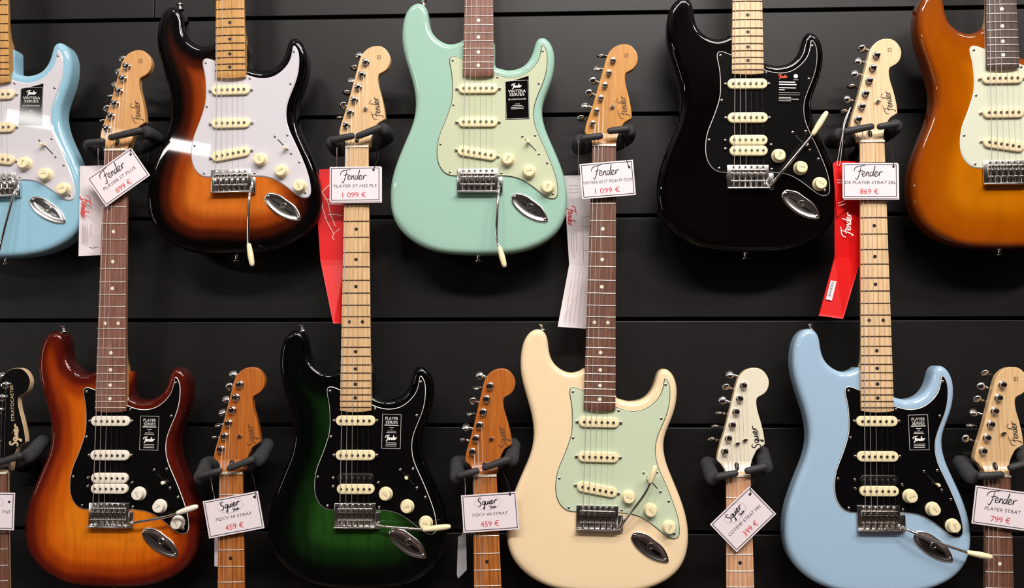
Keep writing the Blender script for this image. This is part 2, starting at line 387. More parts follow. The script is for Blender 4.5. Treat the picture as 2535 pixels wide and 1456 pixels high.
SCRIPT_F = [  # the shop's own hand-script brand marks, as strokes in a unit-wide box
    [(0.0, 0.20), (0.02, 0.30), (0.10, 0.37), (0.24, 0.40), (0.40, 0.43)], [(0.25, 0.40), (0.21, 0.22), (0.15, 0.02), (0.09, -0.08), (0.05, -0.02)],
    [(0.13, 0.20), (0.22, 0.22), (0.31, 0.25)],
    [(0.29, 0.09), (0.36, 0.13), (0.37, 0.19), (0.32, 0.20), (0.28, 0.12), (0.30, 0.04), (0.36, 0.04), (0.41, 0.10)],
    [(0.43, 0.20), (0.42, 0.04), (0.44, 0.13), (0.50, 0.19), (0.51, 0.04), (0.54, 0.05)],
    [(0.64, 0.17), (0.58, 0.18), (0.55, 0.09), (0.59, 0.04), (0.64, 0.10), (0.69, 0.24), (0.73, 0.40), (0.68, 0.22), (0.66, 0.05), (0.70, 0.06)],
    [(0.72, 0.09), (0.79, 0.13), (0.80, 0.19), (0.75, 0.20), (0.71, 0.12), (0.73, 0.04), (0.79, 0.04), (0.84, 0.10)],
    [(0.87, 0.20), (0.86, 0.04), (0.88, 0.13), (0.94, 0.20), (1.0, 0.18)]]
SCRIPT_S = [
    [(0.20, 0.36), (0.14, 0.42), (0.06, 0.37), (0.07, 0.28), (0.15, 0.20), (0.15, 0.09), (0.06, 0.03), (0.0, 0.08)],
    [(0.36, 0.24), (0.28, 0.25), (0.24, 0.15), (0.28, 0.09), (0.34, 0.14), (0.38, 0.25), (0.34, 0.05), (0.30, -0.12), (0.25, -0.08), (0.36, 0.05)],
    [(0.42, 0.24), (0.40, 0.11), (0.45, 0.08), (0.51, 0.16), (0.53, 0.24), (0.52, 0.10), (0.56, 0.10)],
    [(0.60, 0.24), (0.59, 0.10), (0.63, 0.10)], [(0.61, 0.33), (0.62, 0.34)],
    [(0.67, 0.15), (0.74, 0.18), (0.75, 0.24), (0.70, 0.25), (0.66, 0.17), (0.68, 0.09), (0.74, 0.09), (0.80, 0.15)],
    [(0.84, 0.25), (0.83, 0.09), (0.85, 0.18), (0.91, 0.25), (1.0, 0.22)]]
def add_script(bm, strokes, cx, cy, width, ang=0.0, pen=0.035, z=0.0, mi=0):
    c, s = math.cos(ang), math.sin(ang)
    for si, st in enumerate(strokes):
        P = curve_pts([Vector((x, y)) for x, y in st], 4)
        Q = []
        for p in P:
            x, y = (p.x - 0.5) * width, (p.y - 0.18) * width
            Q.append((cx + x * c - y * s, cy + x * s + y * c))
        n = len(Q)
        wd = [pen * width * (0.65 + 0.55 * math.sin(PI * min(1, (i + 0.6) / n))) for i in range(n)]
        add_ribbon(bm, Q, wd, z + 0.03 * si, mi, 0.0012)

def add_text(bm, txt, cx, cy, width=None, height=None, ang=0.0, z=0.0, mi=0, bold=0.0, shear=0.0):
    cu = bpy.data.curves.new('lettering', 'FONT'); cu.body = txt; cu.align_x = 'CENTER'; cu.align_y = 'CENTER'
    cu.size = 1.0; cu.fill_mode = 'FRONT'; cu.shear = shear; cu.resolution_u = 3
    o = bpy.data.objects.new('lettering', cu); COL.objects.link(o)
    dg = bpy.context.evaluated_depsgraph_get(); me = o.evaluated_get(dg).to_mesh()
    V = [v.co.copy() for v in me.vertices]; Fs = [list(p.vertices) for p in me.polygons]
    o.evaluated_get(dg).to_mesh_clear(); bpy.data.objects.remove(o); bpy.data.curves.remove(cu)
    if not V: return
    x0, x1 = min(v.x for v in V), max(v.x for v in V); y0, y1 = min(v.y for v in V), max(v.y for v in V)
    sx = width / (x1 - x0) if width else None; sy = height / (y1 - y0) if height else None
    sx = sx or sy; sy = sy or sx
    c, s = math.cos(ang), math.sin(ang); W = []
    for v in V:
        x, y = (v.x - (x0 + x1) / 2) * sx, (v.y - (y0 + y1) / 2) * sy
        W.append(bm.verts.new((cx + x * c - y * s, cy + x * s + y * c, z)))
    for q in Fs:
        try: f = bm.faces.new([W[i] for i in q]); f.material_index = mi
        except ValueError: pass

def add_frame(bm, x0, x1, y0, y1, t, z=0.0, mi=0):
    o = [bm.verts.new(p) for p in ((x0, y0, z), (x1, y0, z), (x1, y1, z), (x0, y1, z))]
    i_ = [bm.verts.new(p) for p in ((x0 + t, y0 + t, z), (x1 - t, y0 + t, z), (x1 - t, y1 - t, z), (x0 + t, y1 - t, z))]
    for k in range(4):
        f = bm.faces.new((o[k], o[(k + 1) % 4], i_[(k + 1) % 4], i_[k])); f.material_index = mi

def add_disc(bm, x, y, r, z=0.0, seg=16, mi=0):
    f = bm.faces.new([bm.verts.new((x + r * math.cos(2 * PI * k / seg), y + r * math.sin(2 * PI * k / seg), z)) for k in range(seg)])
    f.material_index = mi
SCALE = 648.0
def fret_y(n): return SCALE * 2 ** (-n / 12.0)
def neck_w(y): return 42.0 + (648.0 - y) / 468.0 * 14.0
def board_z(x): return 10.5 - x * x / 480.0

# ------------------------------------------------------------------ shared guitar meshes
def make_body():
    P = smooth_loop(BODY, 3, sharp=set(range(len(BODY) - 5, len(BODY))) | {0})
    P = relax(P, 14, set(range(3 * (len(BODY) - 6), len(P))) | {0, 1, 2})
    P = ccw(P); T, r = 45.0, 11.0
    n_pocket = [Vector(q) for q in BODY[-6:]]
    bm = bmesh.new(); R = []
    prof = []
    for k in range(7):
        a = PI / 2 * k / 6; prof.append((r * (1 - math.sin(a)), -T + r * (1 - math.cos(a))))
    for k in range(9):
        a = PI / 2 * k / 8; prof.append((r * (1 - math.cos(a)), -r + r * math.sin(a)))
    for d, z in prof:
        Q = inset(P, d) if d > 1e-6 else P
        R.append([bm.verts.new((x, y, z)) for x, y in Q])
    for i in range(len(R) - 1): ring_faces(bm, R[i], R[i + 1])
    bq, _, bf, *_ = delaunay_2d_cdt([Vector((v.co.x, v.co.y)) for v in R[0]], [(i, (i + 1) % len(R[0])) for i in range(len(R[0]))], [], 1, 1e-5)
    bv = [bm.verts.new((v.x, v.y, -T)) for v in bq]
    for f in bf: bm.faces.new([bv[i] for i in f])
    inner = [(v.co.x, v.co.y) for v in R[-1]]
    A = np.array(inner); B = np.roll(A, -1, 0)
    def dist(pts, A, B):
        p = np.array(pts)[:, None, :]; ab = (B - A)[None]; t = ((p - A[None]) * ab).sum(2) / np.maximum((ab ** 2).sum(2), 1e-9)
        q = A[None] + np.clip(t, 0, 1)[..., None] * ab
        return np.sqrt(((p - q) ** 2).sum(2)).min(1)
    def inside(x, y):
        c = False
        for i in range(len(inner)):
            x1, y1 = inner[i]; x2, y2 = inner[i - 1]
            if (y1 > y) != (y2 > y) and x < (x2 - x1) * (y - y1) / (y2 - y1) + x1: c = not c
        return c
    grid = [(x + (3.5 if j % 2 else 0), y) for j, y in enumerate(np.arange(-140, 320, 6.0)) for x in np.arange(-160, 162, 7.0)]
    grid = [g for g in grid if inside(*g)]
    dd = dist(grid, A, B); grid = [g for g, d in zip(grid, dd) if d > 4.0]
    vs_ = [Vector(q) for q in inner] + [Vector(g) for g in grid]
    ed = [(i, (i + 1) % len(inner)) for i in range(len(inner))]
    ov, oe, of, *_ = delaunay_2d_cdt(vs_, ed, [], 1, 1e-5)
    nv = [bm.verts.new((v.x, v.y, 0)) for v in ov]
    for f in of:
        try: bm.faces.new([nv[i] for i in f])
        except ValueError: pass
    bmesh.ops.remove_doubles(bm, verts=bm.verts, dist=0.02)
    bmesh.ops.recalc_face_normals(bm, faces=bm.faces)
    # forearm contour: the lower bass side falls away behind a gently bowed crease
    for v in bm.verts:
        x, y, z = v.co
        if z < -24: continue
        t = (x + 186) * -0.667 + (y + 30) * -0.745
        t -= 0.0009 * (((x + 98) * 0.745 - (y + 110) * 0.667) ** 2) * 0.35 + 6
        f = 3.0 * math.log(1 + math.exp(min(t / 3.0, 30)))
        v.co.z -= 0.24 * f * (z + 24) / 24
    pts = [(v.co.x, v.co.y) for v in bm.verts]
    O = np.array(P); O2 = np.roll(O, -1, 0)
    keep = [i for i in range(len(P)) if not (-31 < O[i][0] < 31 and 203 < O[i][1] and -31 < O2[i][0] < 31)]
    rim = []
    for k in range(0, len(pts), 400): rim += list(dist(pts[k:k + 400], O[keep], O2[keep]))
    z0 = [v.co.z for v in bm.verts]
    rim = [0.0 if z < -24 else r_ for r_, z in zip(rim, z0)]
    me = to_mesh('body', bm, True, 1.0)
    at_ = me.attributes.new('rim', 'FLOAT', 'POINT'); at_.data.foreach_set('value', rim)
    return me

def make_guard():
    P = smooth_loop(GUARD, 3, sharp={len(GUARD) - 1, 0, 22, 23})
    P = relax(P, 5, {0, 3 * 22, 3 * 23, 3 * (len(GUARD) - 1)} | set(range(3 * (len(GUARD) - 1), len(P))))
    return plate('pickguard', P, [(0, -0.3), (0, 0.7), (0.35, 0.9), (1.35, 1.75), (1.9, 2.3)], 2, [0, 0, 1, 0], True, 0.35)

def make_fretboard(n):
    end = 180.5 if n == 21 else 176.0
    ys = [end, end + 1.0] + list(np.linspace(end + 12, 648, 24))
    bm = bmesh.new(); R = []
    for i, y in enumerate(ys):
        w = neck_w(y) / 2; row = []
        xs = np.linspace(-1, 1, 13)
        row.append((-w, 4.6))
        for u in xs:
            x = u * w; row.append((x, board_z(x) - (0.5 if abs(u) > 0.99 else 0)))
        row.append((w, 4.6))
        R.append([bm.verts.new((x, y - (2.6 * (1 - (x / w) ** 2) if i < 2 else 0), z - (0.6 if i == 0 else 0))) for x, z in row])
    for i in range(len(R) - 1): ring_faces(bm, R[i], R[i + 1])
    bm.faces.new(R[0]); bm.faces.new(R[-1][::-1])
    bmesh.ops.recalc_face_normals(bm, faces=bm.faces)
    return to_mesh('fretboard', bm, True, 0.6)

def make_neck():
    S = [(181.5, 55.4, 5.2, -16, 8), (252, 53.4, 5.2, -16, 8), (257, 53.2, 5.2, -15.8, 5), (263, 53, 5.2, -15, 3.2), (285, 52.4, 5.2, -13.5, 2.3),
         (330, 51, 5.2, -13, 2.2), (450, 47.5, 5.2, -12.2, 2.2), (600, 43.0, 5.2, -11, 2.2), (640, 41.9, 5.2, -11.6, 2.4), (655, 42.2, 5.4, -14.6, 3),
         (658, 43.0, 4.6, -15.4, 4), (663, 45.0, 1.2, -15.7, 6), (668, 47.5, -1.2, -15.8, 8), (675, 52, -2.3, -15.8, 8)]
    bm = bmesh.new(); R = []
    for y, w, zt, zb, n in S:
        row = [(-w / 2, zt)]
        row += [(w / 2 * u, zt) for u in (-0.5, 0, 0.5, 1)]
        for k in range(1, 18):
            t = PI * k / 18; c, s = math.cos(t), math.sin(t)
            row.append((w / 2 * math.copysign(abs(c) ** (2 / n), c), zt - (zt - zb) * abs(s) ** (2 / n)))
        R.append([bm.verts.new((x, y, z)) for x, z in row])
    for i in range(len(R) - 1): ring_faces(bm, R[i], R[i + 1])
    bm.faces.new(R[0]); bm.faces.new(R[-1][::-1])
    bmesh.ops.recalc_face_normals(bm, faces=bm.faces)
    for f in bm.faces:
        c = f.calc_center_median()
        if c.y > 652 and f.normal.z > 0.25: f.material_index = 1       # the scooped foot of the headstock face
    return to_mesh('neck', bm, True, 0.7, 2)

def make_headstock():
    n = len(HEAD)
    P = smooth_loop(HEAD, 3, sharp={n - 1, n - 2, 0})
    return plate('headstock', P, [(1.2, -16), (0, -14.8), (0, -3.2), (0.5, -2.3), (1.4, -2.0)], 2, [0, 0, 0, 1], True, 0.2, 1)

def make_bridge():
    bm = bmesh.new()
    add_box(bm, -37.5, 36.5, -29, 12, 2.0, 5.2, 1.2)
    add_box(bm, -37.5, 36.5, -32, -29, 2.0, 13.0, 1.0)          # upturned rear lip
    add_box(bm, 36.0, 45.0, -33, -3, 2.0, 6.5, 1.5)             # arm collar lug
    for k in range(6):
        x = -26 + k * 10.4
        for r, z0, z1 in ((2.6, 5.0, 6.6),):
            R = [[bm.verts.new((x + r * f * math.cos(2 * PI * a / 10), 8.2 + r * f * math.sin(2 * PI * a / 10), z)) for a in range(10)] for f, z in ((1, z0), (1, z0 + 0.8), (0.6, z1))]
            for i in range(2): ring_faces(bm, R[i], R[i + 1])
            bm.faces.new(R[-1])
    return to_mesh('bridge', bm, True, 0.5)

def make_saddle():
    bm = bmesh.new()
    add_box(bm, -5.0, 5.0, -17, 0, 7.0, 9.2, 0.5)
    add_box(bm, -5.0, 5.0, -1.2, 3.5, 7.4, 11.4, 1.1)           # crown the string breaks over
    add_box(bm, -5.0, 5.0, -18.5, -16.6, 6.0, 12.6, 0.4)        # upturned tail
    for x in (-3.2, 3.2): add_tube(bm, [(x, -5, 6), (x, -5, 11.2)], 1.2, 8)
    add_tube(bm, [(0, -28.5, 9.6), (0, -9, 9.6)], 1.3, 8)
    bmesh.ops.recalc_face_normals(bm, faces=bm.faces)
    return to_mesh('saddle', bm, True, 0.5)

def make_jack():
    P = smooth_loop(JACK, 3)
    return plate('jack_plate', P, [(0, -0.2), (0, 1.2), (0.8, 2.2), (2.6, 2.6), (4.0, 2.2), (6.5, 1.2), (10.5, 0.9)], 1, None, True, 1.0)

def make_knob():
    seg = 48; prof = [(12.6, 2.3, 0), (12.6, 3.2, 0), (12.2, 4.0, 0), (10.8, 5.4, 0.012), (10.2, 7, 0.02), (9.9, 13.4, 0.02), (9.5, 14.6, 0.016), (8.6, 15.0, 0), (5.0, 14.6, 0)]
    bm = bmesh.new(); R = []
    for r, z, f in prof:
        R.append([bm.verts.new((r * (1 + f * math.cos(12 * a)) * math.cos(a), r * (1 + f * math.cos(12 * a)) * math.sin(a), z)) for a in (2 * PI * k / seg for k in range(seg))])
    for i in range(len(R) - 1): ring_faces(bm, R[i], R[i + 1])
    bm.faces.new(R[-1]); bm.faces.new(R[0][::-1])
    return to_mesh('control_knob', bm, True, 0.7)

def make_knob_print(txt):
    bm = bmesh.new(); add_text(bm, txt, 0, 0, width=10.5, height=2.2, z=14.75)
    return to_mesh('knob_print', bm, False)

def make_tuner_button():
    bm = bmesh.new()
    add_tube(bm, [(14.5, -4.0, 0.6), (8.5, -2.3, 0)], 2.0, 8); add_tube(bm, [(9, -2.4, 0), (5, -1.2, 0)], 2.9, 10)
    bmesh.ops.recalc_face_normals(bm, faces=bm.faces)
    nv = len(bm.verts)
    r = bmesh.ops.create_uvsphere(bm, u_segments=16, v_segments=10, radius=1.0)
    for v in r['verts']:
        x, y, z = v.co
        x *= 8.2; y *= 7.6 * (1 + 0.012 * x); z *= 3.4
        v.co = (x - 1, y, z)
    return to_mesh('tuner_button', bm, True, 0.9)

MESH = {}
def shared(k, fn, *a):
    if k not in MESH: MESH[k] = fn(*a)
    return MESH[k]

def screw_me(): return lathe('screw', [(1.6, 0), (2.6, 0.1), (2.4, 0.9), (1.4, 1.5), (0, 1.7)], 12)
def pole_me(): return lathe('pole_piece', [(2.45, 0), (2.45, 1.3), (2.1, 1.6), (0, 1.6)], 14)
def mount_me(): return lathe('mounting_screw', [(2.9, 0), (2.9, 2.2), (2.4, 3.4), (1.2, 4.0), (0, 4.1)], 12)
def post_me(s): return lathe('tuner', [(6.9 * s, 0), (6.9 * s, 1.2), (6.2 * s, 2.0), (5.0 * s, 2.4), (4.4 * s, 4.5), (4.4 * s, 5.5), (5.4 * s, 7.0), (5.5 * s, 8.4), (4.6 * s, 9.6), (2.4 * s, 10.2), (0, 10.3)], 20)
def strap_me(): return lathe('strap_button', [(6.5, 0), (6.2, 1.0), (3.2, 2.6), (2.8, 7.5), (4.0, 9.4), (6.4, 10.4), (6.4, 11.6), (2, 12.2), (0, 12.2)], 18)
def tree_me():
    bm = bmesh.new(); add_box(bm, -4.6, 4.6, -1.6, 1.6, 3.2, 4.6, 0.6); add_tube(bm, [(0, 0, 0), (0, 0, 5.4)], [1.9, 2.6], 10)
    bmesh.ops.recalc_face_normals(bm, faces=bm.faces); return to_mesh('string_tree', bm, True, 0.5)
def fret_me(n):
    y = fret_y(n); w = neck_w(y) / 2 - 0.3; bm = bmesh.new()
    add_tube(bm, [(x, 0, board_z(x) + 0.25) for x in np.linspace(-w, w, 9)], 0.95, 8)
    bmesh.ops.recalc_face_normals(bm, faces=bm.faces); return to_mesh('fret', bm, True, 1.0)
def dot_me(): return lathe('inlay_dot', [(3.2, -0.6), (3.2, 0.12), (0, 0.14)], 18)

STR_R = [0.60, 0.47, 0.36, 0.24, 0.19, 0.15]
def string_me(k):
    xs = -26 + 10.4 * k; xn = -17.4 + 6.96 * k; px_, py_ = POSTS[5 - k]
    return tube('string', [(xs, -4, 9.8), (xs, 1.5, 12.4), (xn, 650, 12.7), (xn + (px_ + 4 - xn) * 0.15, 662, 11.5), (px_ + 4, py_ - 2, 4.5), (px_ + 3.4, py_ + 1, 4.2)], STR_R[k], 6)

def sticker_print_me(kind, w, h):
    bm = bmesh.new()
    if kind == 'player':
        add_text(bm, 'PLAYER', 0, h * 0.36, width=w * 0.66, height=h * 0.085); add_text(bm, 'SERIES', 0, h * 0.25, width=w * 0.62, height=h * 0.085)
        add_ribbon(bm, [(-w * .36, h * .17), (w * .36, h * .17)], 1.6); add_ribbon(bm, [(-w * .12, h * .10), (w * .12, h * .10)], 0.9)
        add_ribbon(bm, [(-w * .05, h * .05), (w * .05, h * .05)], 0.7); add_ribbon(bm, [(-w * .22, h * .0), (w * .22, h * .0)], 0.8); add_ribbon(bm, [(-w * .26, -h * .04), (w * .26, -h * .04)], 0.8)
        add_script(bm, SCRIPT_F, 0, -h * 0.19, w * 0.6, 0.03, 0.075)
        for q in range(3): add_ribbon(bm, [(-w * .28, -h * (.33 + .045 * q)), (w * .28, -h * (.33 + .045 * q))], 0.9)
        add_frame(bm, -w / 2 + .4, w / 2 - .4, -h / 2 + .4, h / 2 - 1.2, 0.55)
    elif kind == 'vintera':
        add_script(bm, SCRIPT_F, 0, h * 0.33, w * 0.42, 0.03, 0.08)
        add_text(bm, 'VINTERA', 0, h * 0.20, width=w * 0.74, height=h * 0.075); add_text(bm, 'SERIES', 0, h * 0.115, width=w * 0.62, height=h * 0.065)
        add_text(bm, '60s STRATOCASTER', 0, 0.0, width=w * 0.74, height=h * 0.035)
        for q, ww in enumerate((.1, .2, .27, .27)): add_ribbon(bm, [(-w * ww, -h * (.12 + .04 * q)), (w * ww, -h * (.12 + .04 * q))], 0.7)
        add_frame(bm, -w / 2 + 1, w / 2 - 1, -h / 2 + 1, h / 2 - 2.4, 0.4)
    else:
        add_script(bm, SCRIPT_F, -w * 0.28, h * 0.40, w * 0.42, 0.03, 0.09, mi=1)
        add_disc(bm, w * .3, h * .42, w * .1); add_ribbon(bm, [(w * .2, h * .30), (w * .42, h * .30)], 0.8)
        for y_, x_, t_ in ((.22, .28, 2.0), (.14, .34, 2.0), (.03, .32, 1.6), (-.04, -.2, 1.4), (-.13, .5, .5), (-.2, .5, .5), (-.29, .1, .9), (-.34, .46, .9), (-.40, .1, .9)):
            add_ribbon(bm, [(-w * .46, h * y_), (w * x_, h * y_)], t_)
    return to_mesh('sticker_print', bm, False, mats=2)

def logo_me(kind):
    bm = bmesh.new()
    if kind == 'f': add_script(bm, SCRIPT_F, 33, 722, 42, PI / 2 + 0.14, 0.026); add_ribbon(bm, [(19, 731), (22, 733), (21, 736), (24, 737)], 1.0)
    if kind == 's': add_script(bm, SCRIPT_S, 33.5, 716, 40, PI / 2 + 0.16, 0.045); add_ribbon(bm, [(40, 716), (37, 730)], 0.6)
    if kind == 'stamp': pass
    return to_mesh('headstock_logo', bm, False)
def long_logo_me():
    bm = bmesh.new(); add_script(bm, SCRIPT_S, 31, 716, 40, PI / 2 - 0.1, 0.075)
    add_text(bm, 'STRATOCASTER', 25, 774, width=66, height=6, ang=PI / 2 + 0.04)
    return to_mesh('headstock_logo', bm, False)
def stamp_me():
    bm = bmesh.new()
    add_frame(bm, -3.4, -0.3, -3.6, 3.6, 0.9); add_ribbon(bm, [(0.8, 3.4), (2.8, 2.6), (3.2, 1.2), (1.2, 0.2), (3.2, -1.0), (2.8, -2.8), (0.8, -3.4)], 0.8)
    return to_mesh('body_stamp', bm, False)

YF = -0.115
def guitar(g):
    root = thing('electric_guitar', g['label'], 'guitar', (g['x'], YF + 0.0105, EYE + g['z']), (PI / 2, -g['a'], 0), 'electric guitars hanging on the black slat wall')
    body = part('body', shared('body', make_body), g['paint'], root)
    guard = part('pickguard', shared('guard', make_guard), (g['guard'], g['ply']), root)
    for x, y in SCREWS: part('screw', shared('screw', screw_me), 'nickel', guard, (x, y, 2.0))
    nf = g.get('frets', 21)
    part('neck', shared('neck', make_neck), (g['neck'], g.get('face', g['neck'])), root)
    fb = part('fretboard', shared('fb%d' % nf, make_fretboard, nf), g['board'], root)
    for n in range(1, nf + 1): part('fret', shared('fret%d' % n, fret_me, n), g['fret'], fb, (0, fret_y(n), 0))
    for n in (3, 5, 7, 9, 12, 15, 17, 19, 21):
        y = (fret_y(n) + fret_y(n - 1)) / 2
        for x in ((-12, 12) if n == 12 else (0,)): part('inlay_dot', shared('dot', dot_me), g['dot'], fb, (x, y, board_z(x)))
    part('nut', shared('nut', lambda: box('nut', -21, 21, 647.5, 651.5, 4.5, 12.2, bev=0.8)), 'bone', root)
    head = part('headstock', shared('head', make_headstock), (g['neck'], g.get('face', g['neck'])), root)
    if g.get('logo'): part('headstock_logo', shared('logo_' + g['logo'], logo_me, g['logo']) if g['logo'] != 'long' else shared('longlogo', long_logo_me), g.get('ink', 'ink_black'), head, (0, 0, -1.8))
    if g.get('stamp'): part('decal_mark', shared('stamp', stamp_me), 'ink_brown', head, (38, 816, -1.8))
    if g.get('slot', True): part('truss_rod_slot', shared('slot', lambda: tube('truss_rod_slot', [(-1, 658, 4.6), (-1, 660, 4.0), (-1, 668, -0.6), (-1, 671, -2.4)], [1.6, 3.2, 4.0, 2.0], 12)), 'black_plastic', head)
    vs_ = 0.82 if g.get('vintage') else 1.0
    rs = random.Random(g['seed'])
    for k, (x, y) in enumerate(POSTS):
        t = part('tuner', shared('post%g' % vs_, post_me, vs_), 'nickel' if g.get('vintage') else 'chrome', root, (x, y, -2.1), label=None)
        dx, dy = (-19.5, 14.5) if g.get('vintage') else ((-18.5, 18.5) if g['row'] == 'B' else (-16.5, 19.0))
        b = part('tuner_button', shared('button', make_tuner_button), 'chrome', t, (dx, dy, -19.5), (rs.choice((rs.uniform(-.7, .7), rs.uniform(-.7, .7), rs.uniform(1.0, 1.9))), rs.uniform(-.12, .12), 0))
    for x, y in g.get('trees', []): part('string_tree', shared('tree', tree_me), 'nickel', root, (x, y, -2.0), (0, 0, 0.1))
    for k in range(6): part('string', shared('string%d' % k, string_me, k), 'string_wound' if k < 3 else 'nickel', root)
    # pickups
    def single(x, y, ang):
        p = part('pickup', shared('single', lambda: plate('pickup', obround(71, 18.4), [(0, 1.8), (0, 6.4), (0.7, 7.3), (1.8, 7.6)], 1, None, True, 0.8)), g['plastic'], root, (x, y, 0), (0, 0, ang))
        for q in range(6): part('pole_piece', shared('pole', pole_me), 'pole_steel', p, (-25.6 + 10.24 * q, 0, 7.3))
        for s in (-1, 1): part('mounting_screw', shared('mount', mount_me), 'nickel', p, (s * 38.6, 0, 2.0))
    single(-0.5, 157.8, 0); single(-0.4, 96.7, 0)
    if g.get('hss'):
        for cy, col in ((56.2, g['hss'][0]), (37.2, g['hss'][1])):
            p = part('humbucker_coil', shared('coil', lambda: plate('humbucker_coil', obround(67, 18.0), [(0, 1.8), (0, 7.6), (0.7, 8.6), (1.6, 8.9)], 1, None, True, 0.8)), col, root, (0.5, cy, 0))
            for q in range(6): part('pole_piece', shared('pole', pole_me), 'pole_steel', p, (-25.6 + 10.24 * q, 0, 8.0))
        for x, y in ((-40, 56), (-40, 41), (41, 48)): part('mounting_screw', shared('mount', mount_me), 'nickel', root, (x, y, 2.0))
    else: single(-1.5 if g.get('tilt', -1) < 0 else -0.5, 40, 0.16 * g.get('tilt', -1))
    # bridge, arm
    br = part('bridge', shared('bridge', make_bridge), 'chrome_soft', root)
    for k in range(6): part('saddle', shared('saddle', make_saddle), 'nickel', br, (-26 + 10.4 * k, 0, 0))
    if g.get('arm'):
        A = [(38.5, -24, 5), (38.5, -24.5, 13)] + [(x, y, z) for x, y, z in g['arm'][:-1]]
        arm = part('tremolo_arm', tube('tremolo_arm', curve_pts(A, 6), 2.5, 10), 'chrome', root)
        a, b = Vector(g['arm'][-2]), Vector(g['arm'][-1]); d = b - a
        part('arm_tip', tube('arm_tip', [a - d * 0.02, a, a + d * 0.1, a + d * 0.5, a + d * 0.85, a + d * 0.97, b], [2.8, 3.6, 4.4, 5.6, 4.8, 3.4, 1.2], 14), g.get('tip', g['plastic']), arm)
    # controls
    for i, (x, y) in enumerate(((53.8, 28.4), (92.2, 6.4), (125.4, -22.2))):
        k = part('control_knob', shared('knob', make_knob), g['knob'], root, (x, y, 0), (0, 0, rs.uniform(-1.2, 1.2)))
        part('knob_print', shared('kp%d' % min(i, 1), make_knob_print, 'VOLUME' if i == 0 else 'TONE'), 'ink_brown', k)
    sw = part('selector_switch', shared('switch', lambda: box('selector_switch', -14.5, 14.5, -0.9, 0.9, 2.0, 2.45)), 'inlay_black', root, (94.5, 54.7, 0), (0, 0, -0.822))
    for s in (-1, 1): part('screw', shared('screw', screw_me), 'nickel', sw, (s * 21.8, 0, 2.0))
    tx = (g.get('sw', 0.1) - 0.5) * 26
    part('switch_tip', shared('swtip', lambda: plate('switch_tip', obround(7.5, 5.5, 6), [(1.6, 2.3), (0.9, 4), (0, 13), (0.6, 15), (1.8, 15.6)], 1, None, True, 0.8)), g['plastic'], sw, (tx, 0, 0))
    jk = part('jack_plate', shared('jack', make_jack), 'chrome_soft', root)
    part('jack_socket', shared('socket', lambda: lathe('jack_socket', [(6.2, 0), (6.2, 1.6), (5.6, 2.2), (3.4, 2.2), (3.2, 0.6), (0, 0.5)], 20)), 'nickel', jk, (94, -57, 0.8))
    for x, y in ((66.5, -38.5), (120.5, -79)): part('screw', shared('screw', screw_me), 'nickel', jk, (x, y, 2.2))
    part('strap_button', shared('strap', strap_me), 'chrome_soft', root, (-103.5, 318.0, -22), (-PI / 2, 0, 0.16))
    part('strap_button', shared('strap', strap_me), 'chrome_soft', root, (-0.5, -141.5, -24), (PI / 2, 0, 0))
    if g.get('sticker'):
        kind, P, film = g['sticker']
        cx, cy = sum(p[0] for p in P) / 4, sum(p[1] for p in P) / 4
        wd = (P[1][0] - P[0][0] + P[2][0] - P[3][0]) / 2; ht = (P[0][1] - P[3][1] + P[1][1] - P[2][1]) / 2
        top = [P[0], (P[0][0] * .6 + P[1][0] * .4, P[0][1] * .72 + P[1][1] * .28), P[1]]
        st = part('sticker', plate('sticker', top + [P[2], P[3]], [(0, 2.25), (0, 2.55)], 1, None, False), film, root, label='black printed film sticker on the pickguard')
        part('sticker_print', shared('sp_' + kind, sticker_print_me, kind, wd, ht), ('ink_white', 'ink_orange'), st, (cx, cy, 2.65), (0, 0, math.atan2(P[2][1] - P[3][1], P[2][0] - P[3][0])))
    return root

# ------------------------------------------------------------------ the slat wall
SEAMS = [0.8213, 0.6241, 0.4274, 0.2323, 0.0359, -0.1641, -0.3617, -0.5589]
def slat_wall():
    bm = bmesh.new(); g = 3.6; X0, X1 = -2600.0, 2600.0
    edges = [1400.0] + [s * 1000 for s in SEAMS] + [-1480.0]
    for i in range(len(edges) - 1):
        z1, z0 = edges[i] - (g if i else 0), edges[i + 1] + (g if i < len(edges) - 2 else 0)
        spans = [(X0, -768.0), (-767.0, X1)] if i == 1 else [(X0, X1)]
        for x0, x1 in spans: add_box(bm, x0, x1, 0.0, 12.0, z0, z1, 1.2)
    add_box(bm, X0, X1, 12.0, 30.0, -1480.0, 1400.0, 0.0, 1)
    me = to_mesh('wall_back', bm, True, 0.3, 2)
    o = part('wall_back', me, ('slat', 'groove')); o.location = (0, 0, EYE); o['kind'] = 'structure'
    o['label'] = 'dark charcoal slat wall with horizontal grooves'
slat_wall()

# ------------------------------------------------------------------ the guitars
ST_PLAYER = [(52.6, 165.0), (87.4, 171.0), (86.5, 105.0), (51.8, 105.6)]
ST_GREEN = [(46.7, 167.6), (81.7, 173.3), (79.9, 106.9), (45.3, 107.8)]
ST_SKY = [(53.3, 167.0), (87.9, 175.2), (90.2, 107.0), (56.1, 106.2)]
ST_MINT = [(47.8, 169.8), (90.5, 181.0), (92.3, 102.2), (49.6, 100.8)]
ST_DAPH = [(45.4, 167.8), (88.0, 175.9), (84.6, 97.6), (40.6, 100.3)]
ST_AM = [(54.4, 176.4), (93.0, 176.6), (92.8, 121.2), (54.2, 122.3)]
def G(key, x, z, a, label, **k):
    d = dict(key=key, x=x, z=z, a=a, label=label, row=key[0], seed=ord(key[0]) * 7 + int(key[1])); d.update(k); return d
ROSE = dict(fret='fret_bright', dot='pearl'); MAP = dict(fret='fret_worn', dot='inlay_black')
